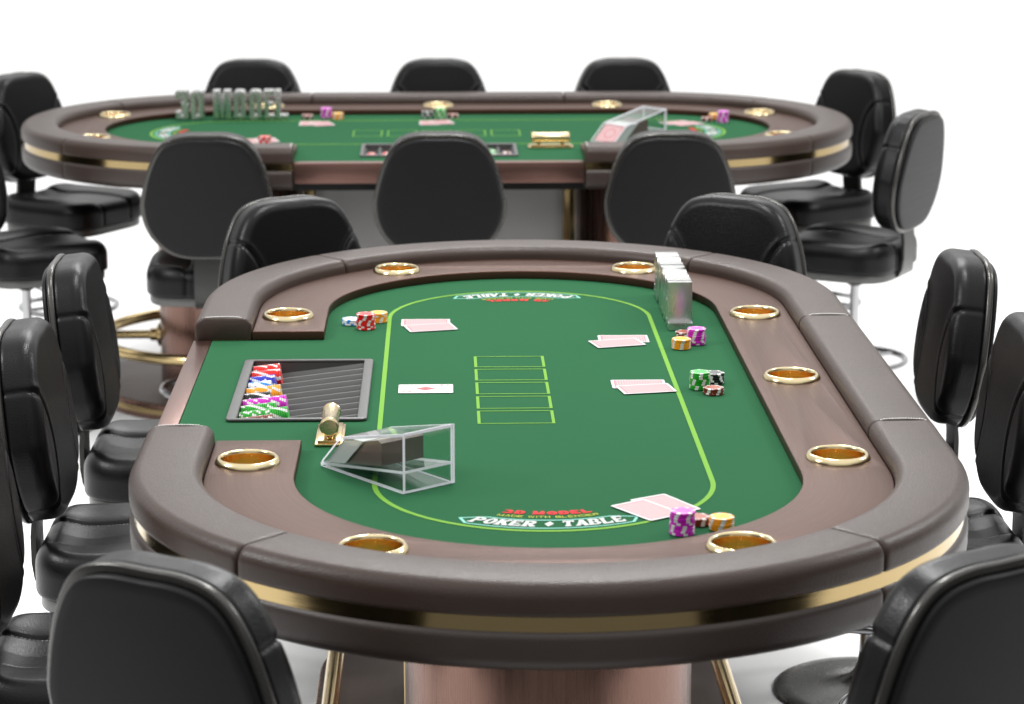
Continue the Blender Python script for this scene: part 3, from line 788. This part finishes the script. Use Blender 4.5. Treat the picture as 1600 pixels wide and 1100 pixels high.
# back outline, half widths measured from the photograph (y from bottom 0 to top .322)
BHt = .322
hw = [(.0, .322), (.048, .3215), (.089, .312), (.115, .292), (.136, .256), (.152, .212), (.1625, .168), (.166, .140), (.161, .100), (.147, .065), (.124, .036), (.096, .014), (.056, .002), (.0, .0)]
outl = [(x, y) for x, y in hw]+[(-x, y) for x, y in hw[-2:0:-1]]
BO = evenly(smoothc(outl, 400), 300)
def backwing(a, b):
    F_ = math.sqrt(((abs(a)-.177)/.088)**2+((b-.128)/.122)**2)
    return (F_-1)*.09        # >0 outside wing, <0 inside; approx metres
def dip(d, w, k): return -k*math.exp(-(d/w)**2)
def btop(a, b):
    g = backwing(a, b)
    z = dip(g, .0032, .0042)+(.0016*math.exp(-((g-.008)/.005)**2))
    if g < 0: z += .004*(1-math.exp(g/.02))
    z += .006*(1-(a/.17)**2)*(1-((b-.16)/.17)**2)-.010*math.exp(-((b-.155)/.12)**2)*0
    lean = .0
    return z
def bwall(a, b, c):
    g = backwing(a, b)
    return .0026*math.exp(-(g/.0032)**2)
LEAN = math.radians(7.2)
ZB = .545                       # bottom of the backrest above the floor
MB = Matrix.Translation((0, -.152, ZB+.005)) @ Matrix.Rotation(LEAN, 4, 'X')
# cushion coordinates (a,b,c): a across -> x, b up -> z, c forward -> y
def bk(V, off=0): return [MB @ Vector((a, c+off, b)) for a, b, c in V]
SP_ = cushion(BO, .056, .023, btop, bwall)
me_back = mesh('backrest', bk(SP_[0], .008), SP_[1], M_BLACK, sharp=70)
sh = evenly([(a*1.02, (b-.16)*1.018+.16) for a, b in BO], 200)
V, F = cushion(sh, .012, .005, lambda a, b: 0, lambda a, b, c: 0, nr=4, nc=4, ns=2, rhob=.004)
V = [(a, b, -.010+c) for a, b, c in V]   # behind the cushion
me_shell = mesh('rear_shell', bk(V, .007), F, M_TRIM, sharp=60)
sh2 = evenly([(a*.955, (b-.16)*.955+.16) for a, b in BO], 160)
V, F = cushion(sh2, .007, .005, lambda a, b: .002*(1-(a/.17)**2), lambda a, b, c: 0, nr=12, nc=4, ns=1, rhob=.001)
V = [(a, b, -c-.0062) for a, b, c in V]
me_panel = mesh('rear_panel', bk(V, .0), F, M_SHELL, sharp=60)
# seat
def sup(w, d0, d1, e, n=400):
    P = []
    for i in range(n):
        t = 2*PI*i/n; cx, sy = COS(t), SIN(t)
        x = w*math.copysign(abs(cx)**(2/e), cx); y = (d1 if sy > 0 else d0)*math.copysign(abs(sy)**(2/e), sy)
        x *= 1+.04*(y/.17)
        P.append((x, y+.025))
    return P
SO = evenly(sup(.178, .168, .172, 4.2), 280)
def stop_(a, b):
    g = abs(a)-.064
    z = dip(g, .0030, .0045)
    if g > 0: z += .009*(1-math.exp(-g/.014))-.004*max(0, (abs(a)-.13)/.05)**2
    z += -.006*max(0, (b-.10)/.1)**2*1.5
    z += -.012*math.exp(-((b+.06)/.07)**2)*(1-min(1, abs(a)/.17))
    z += .006*math.exp(-((b+.115)/.03)**2)
    return z
def swall(a, b, c):
    g = abs(a)-.064
    return .004*math.exp(-(g/.0032)**2) if b > -.05 or True else 0
V, F = cushion(SO, .072, .030, stop_, swall)
me_seat = mesh('seat', [(a, b, .444+c) for a, b, c in V], F, M_BLACK, sharp=70)
pl_ = evenly([(a*.955, (b-.025)*.955+.025) for a, b in SO], 120)
V, F = cushion(pl_, .024, .003, lambda a, b: 0, lambda a, b, c: 0, nr=3, nc=3, ns=1, rhob=.003)
me_plate = mesh('seat_plate', [(a, b, .4200+c) for a, b, c in V], F, M_PLATE, sharp=50)
# stitching on the seat seams
parts = []
for s in (1, -1):
    for i in range(44):
        b = -.105+i*.0062; a = s*.0625
        z = .444+.072+stop_(s*.0595, b)+.0002
        parts.append(tube((a-s*.0035, b-.0018, z), (a-s*.0035, b+.0018, z), .0005, 5))
V, F, K = join(parts); me_stitch = mesh('stitching', V, F, M_STITCH)
# bracket: flat bar
pts = [(-.139, .62), (-.146, .560), (-.150, .52), (-.150, .475), (-.146, .447), (-.136, .428), (-.118, .417), (-.09, .4155), (-.05, .4150)]
V = []; F = []
for i, (y, z) in enumerate(pts):
    a = Vector(pts[max(0, i-1)]); b = Vector(pts[min(len(pts)-1, i+1)]); d = (b-a).normalized(); nx = Vector((-d.y, d.x))*.0045
    for sx, k in ((-.040, 1), (.040, 1), (.040, -1), (-.040, -1)): V.append((sx, y+nx.x*k, z+nx.y*k))
for i in range(len(pts)-1):
    for k in range(4): F.append((4*i+k, 4*i+(k+1) % 4, 4*i+4+(k+1) % 4, 4*i+4+k))
F += [(0, 1, 2, 3), tuple(4*(len(pts)-1)+k for k in range(4))]
me_brk = mesh('back_bracket', V, F, M_BRK, sharp=35)
me_col = mesh('column', *lathe([(.0125, .20), (.0125, .412)], 28), M_CHROME)
me_collar = mesh('lower_column', *lathe([(.0125, .232), (.0165, .230), (.0168, .226), (.0168, .05)], 28), M_CHROME, sharp=50)
me_cap = mesh('mount', *lathe([(.045, .416), (.045, .408), (.03, .402), (.02, .385), (.0125, .383)], 28), M_BLKMET, sharp=50)
me_disc = mesh('base', *lathe([(.0165, .085), (.0185, .065), (.024, .048), (.036, .034), (.06, .024), (.10, .017), (.15, .012), (.176, .0085), (.183, .005), (.183, .001), (.0, .001)], 80), M_DISC)
parts = [torus(.145, .0085, .175)]
for k in range(3):
    a = PI/2+k*2*PI/3; parts.append(tube((.016*COS(a), .016*SIN(a), .175), (.140*COS(a), .140*SIN(a), .175), .005, 10, False))
parts.append(lathe([(.0168, .160), (.024, .160), (.024, .190), (.0168, .190)], 28))
V, F, K = join(parts); me_ring = mesh('foot_ring', V, F, M_CHROME, sharp=50)
V, F, K = join([(*tube((.02, -.02, .412), (.075, .035, .383), .0035, 8), 0), (*tube((.072, .032, .385), (.100, .058, .371), .0075, 12), 1)])
me_lever = mesh('lever', V, F, [M_CHROME, M_BLKMET], fm=K, sharp=50)
def make_chair():
    t = empty('casino_chair', 'x', 'chair', Matrix.Identity(4), 'casino chairs around the tables')
    ob('backrest', me_back, t); s_ = ob('rear_shell', me_shell, t); ob('rear_panel', me_panel, s_)
    q = ob('seat', me_seat, t); ob('stitching', me_stitch, q); ob('seat_plate', me_plate, t); ob('back_bracket', me_brk, t)
    c = ob('column', me_col, t); ob('collar', me_collar, c); ob('mount', me_cap, c)
    ob('foot_ring', me_ring, t); ob('base', me_disc, t); ob('lever', me_lever, t)
    return t
chair = make_chair(); used = False
b_ = .185; a_e = math.radians(31)
LAY = []      # (x=v, y=u, outward angle) and key
for k in (1, 0, -1): LAY.append((.862-b_, .588*k, 0., ('P', k)))
for k in (1, 0, -1): LAY.append((-.870+b_, .588*k, PI, ('D', k)))
for su in (1, -1):
    for sv in (1, -1):
        ox, oy = SIN(a_e)*sv, COS(a_e)*su
        LAY.append((.490*sv-b_*ox, 1.287*su-b_*oy, math.atan2(oy, ox), ('E', su, sv)))
LAB = {('near', ('P', 1)): 'black leather chair right of the near table, farther one', ('near', ('P', 0)): 'black leather chair cut by the right photo edge beside the near table',
       ('near', ('D', 1)): 'black leather chair left of the near table, beside the chip rack end', ('near', ('D', 0)): 'black leather chair left of the near table, middle of the row of three',
       ('near', ('D', -1)): 'black leather chair at the left photo edge, nearest of the row of three',
       ('near', ('E', 1, 1)): 'black chair facing us behind the near table, right, by the metal letters', ('near', ('E', 1, -1)): 'black chair facing us behind the near table, left end',
       ('near', ('E', -1, 1)): 'black chair seen from behind in the bottom right corner', ('near', ('E', -1, -1)): 'black chair seen from behind in the bottom left corner',
       ('far', ('P', 1)): 'black chair behind the far table, behind the upright letters', ('far', ('P', 0)): 'black chair behind the far table, middle of the back row',
       ('far', ('P', -1)): 'black chair behind the far table, right one of the back row', ('far', ('D', 1)): 'black chair back in front of the far table, left one of three',
       ('far', ('D', 0)): 'black chair back in front of the far table, middle, hiding the rack', ('far', ('D', -1)): 'black chair back in front of the far table, right one below the shoe',
       ('far', ('E', 1, 1)): 'black chair beyond the left end of the far table, backrest in view', ('far', ('E', 1, -1)): 'black chair at the left photo edge, only its seat and column showing',
       ('far', ('E', -1, 1)): 'black chair beyond the right end of the far table, facing us', ('far', ('E', -1, -1)): 'black chair right of the far table, turned to show its rear shell'}
for T, tn in TAB:
    for x, y, ang, key in LAY:
        if (tn, key) not in LAB: continue
        if key == ('E', -1, 1) and tn == 'near' or key == ('E', -1, -1) and tn == 'near': y -= .036
        if key[0] == 'E' and key[1] == -1 and tn == 'far': y -= .014
        # chair faces +y locally; outward = -y
        M = T @ Matrix.Translation((x, y, 0)) @ Matrix.Rotation(ang+PI/2, 4, 'Z')
        if not used: chair.matrix_world = M; o = chair; used = True
        else: o = copy_tree(chair, None, M)
        o['label'] = LAB[(tn, key)]

# ------------------------------------------------------------------ camera
cam = bpy.data.cameras.new('camera'); co = bpy.data.objects.new('camera', cam); C.objects.link(co)
cam.sensor_width = 36; cam.lens = 3988.76/1600*36; cam.clip_end = 300; cam.clip_start = .05
co.location = (-.150, -4.136, .984+H)
co.rotation_euler = (PI/2-math.radians(12.83), 0, -math.radians(1.5745))
cam.dof.use_dof = True; cam.dof.focus_distance = 4.15; cam.dof.aperture_fstop = 6.5
sc = bpy.context.scene; sc.camera = co

# ------------------------------------------------------------------ light
w = bpy.data.worlds.new('World'); sc.world = w; w.use_nodes = True
nt = w.node_tree; N = nt.nodes; Lk = nt.links; bg = N['Background']
tc = N.new('ShaderNodeTexCoord'); sp = N.new('ShaderNodeSeparateXYZ'); Lk.new(tc.outputs['Generated'], sp.inputs[0])
def wm(op, a, b=None, c=None):
    n = N.new('ShaderNodeMath'); n.operation = op
    for i, x in enumerate((a, b, c)):
        if x is None: continue
        if isinstance(x, (int, float)): n.inputs[i].default_value = x
        else: Lk.new(x, n.inputs[i])
    return n.outputs[0]
def mr(v, a, b, c, d):
    n = N.new('ShaderNodeMapRange'); n.interpolation_type = 'SMOOTHSTEP'
    Lk.new(v, n.inputs[0])
    for i, x in enumerate((a, b, c, d)): n.inputs[i+1].default_value = x
    return n.outputs[0]
up = mr(sp.outputs[2], .15, .85, 0, 1)
front = mr(sp.outputs[1], -.2, .85, .05, .95)        # far side of the studio brighter than the camera side
lvl = wm('ADD', wm('MULTIPLY', wm('SUBTRACT', 1, up), front), wm('MULTIPLY', up, 1.36))
azl = wm('SQRT', wm('ADD', wm('POWER', sp.outputs[0], 2), wm('ADD', wm('POWER', sp.outputs[1], 2), .0001)))
caz = wm('DIVIDE', wm('MULTIPLY', sp.outputs[1], -1), azl)       # 1 straight behind the camera
patch = wm('MULTIPLY', mr(caz, .70, .80, 0, .46), wm('SUBTRACT', 1, up))
lvl = wm('ADD', lvl, patch)
Lk.new(lvl, bg.inputs['Strength']); bg.inputs['Color'].default_value = (1, .995, .985, 1)
def area(name, loc, target, sx, sy, power, col=(1, 1, 1)):
    l = bpy.data.lights.new(name, 'AREA'); l.shape = 'RECTANGLE'; l.size = sx; l.size_y = sy; l.energy = power; l.color = col
    o = bpy.data.objects.new(name, l); C.objects.link(o); o.location = loc
    o.rotation_euler = (Vector(target)-Vector(loc)).to_track_quat('-Z', 'Y').to_euler(); return o
area('overhead_softbox', (0.2, .6, 3.5), (0, .6, 0), 1.4, .28, 60)
area('overhead_softbox', (0.2, 3.8, 3.7), (0, 3.2, 0), 1.6, .32, 50)
area('back_softbox', (0, 8.5, 6.2), (0, 1.2, .8), 6, 1.3, 135)
area('left_softbox', (-2.9, -.6, 2.9), (-.6, .2, .7), .7, .7, 55)
area('right_softbox', (3.0, 1.0, 2.9), (.6, .8, .7), .7, .7, 40)
sc.view_settings.view_transform = 'Standard'; sc.view_settings.look = 'None'; sc.view_settings.exposure = 0; sc.view_settings.gamma = 1
sc.cycles.max_bounces = 10; sc.cycles.transmission_bounces = 10; sc.cycles.transparent_max_bounces = 12
sc.cycles.caustics_reflective = False; sc.cycles.sample_clamp_indirect = 6
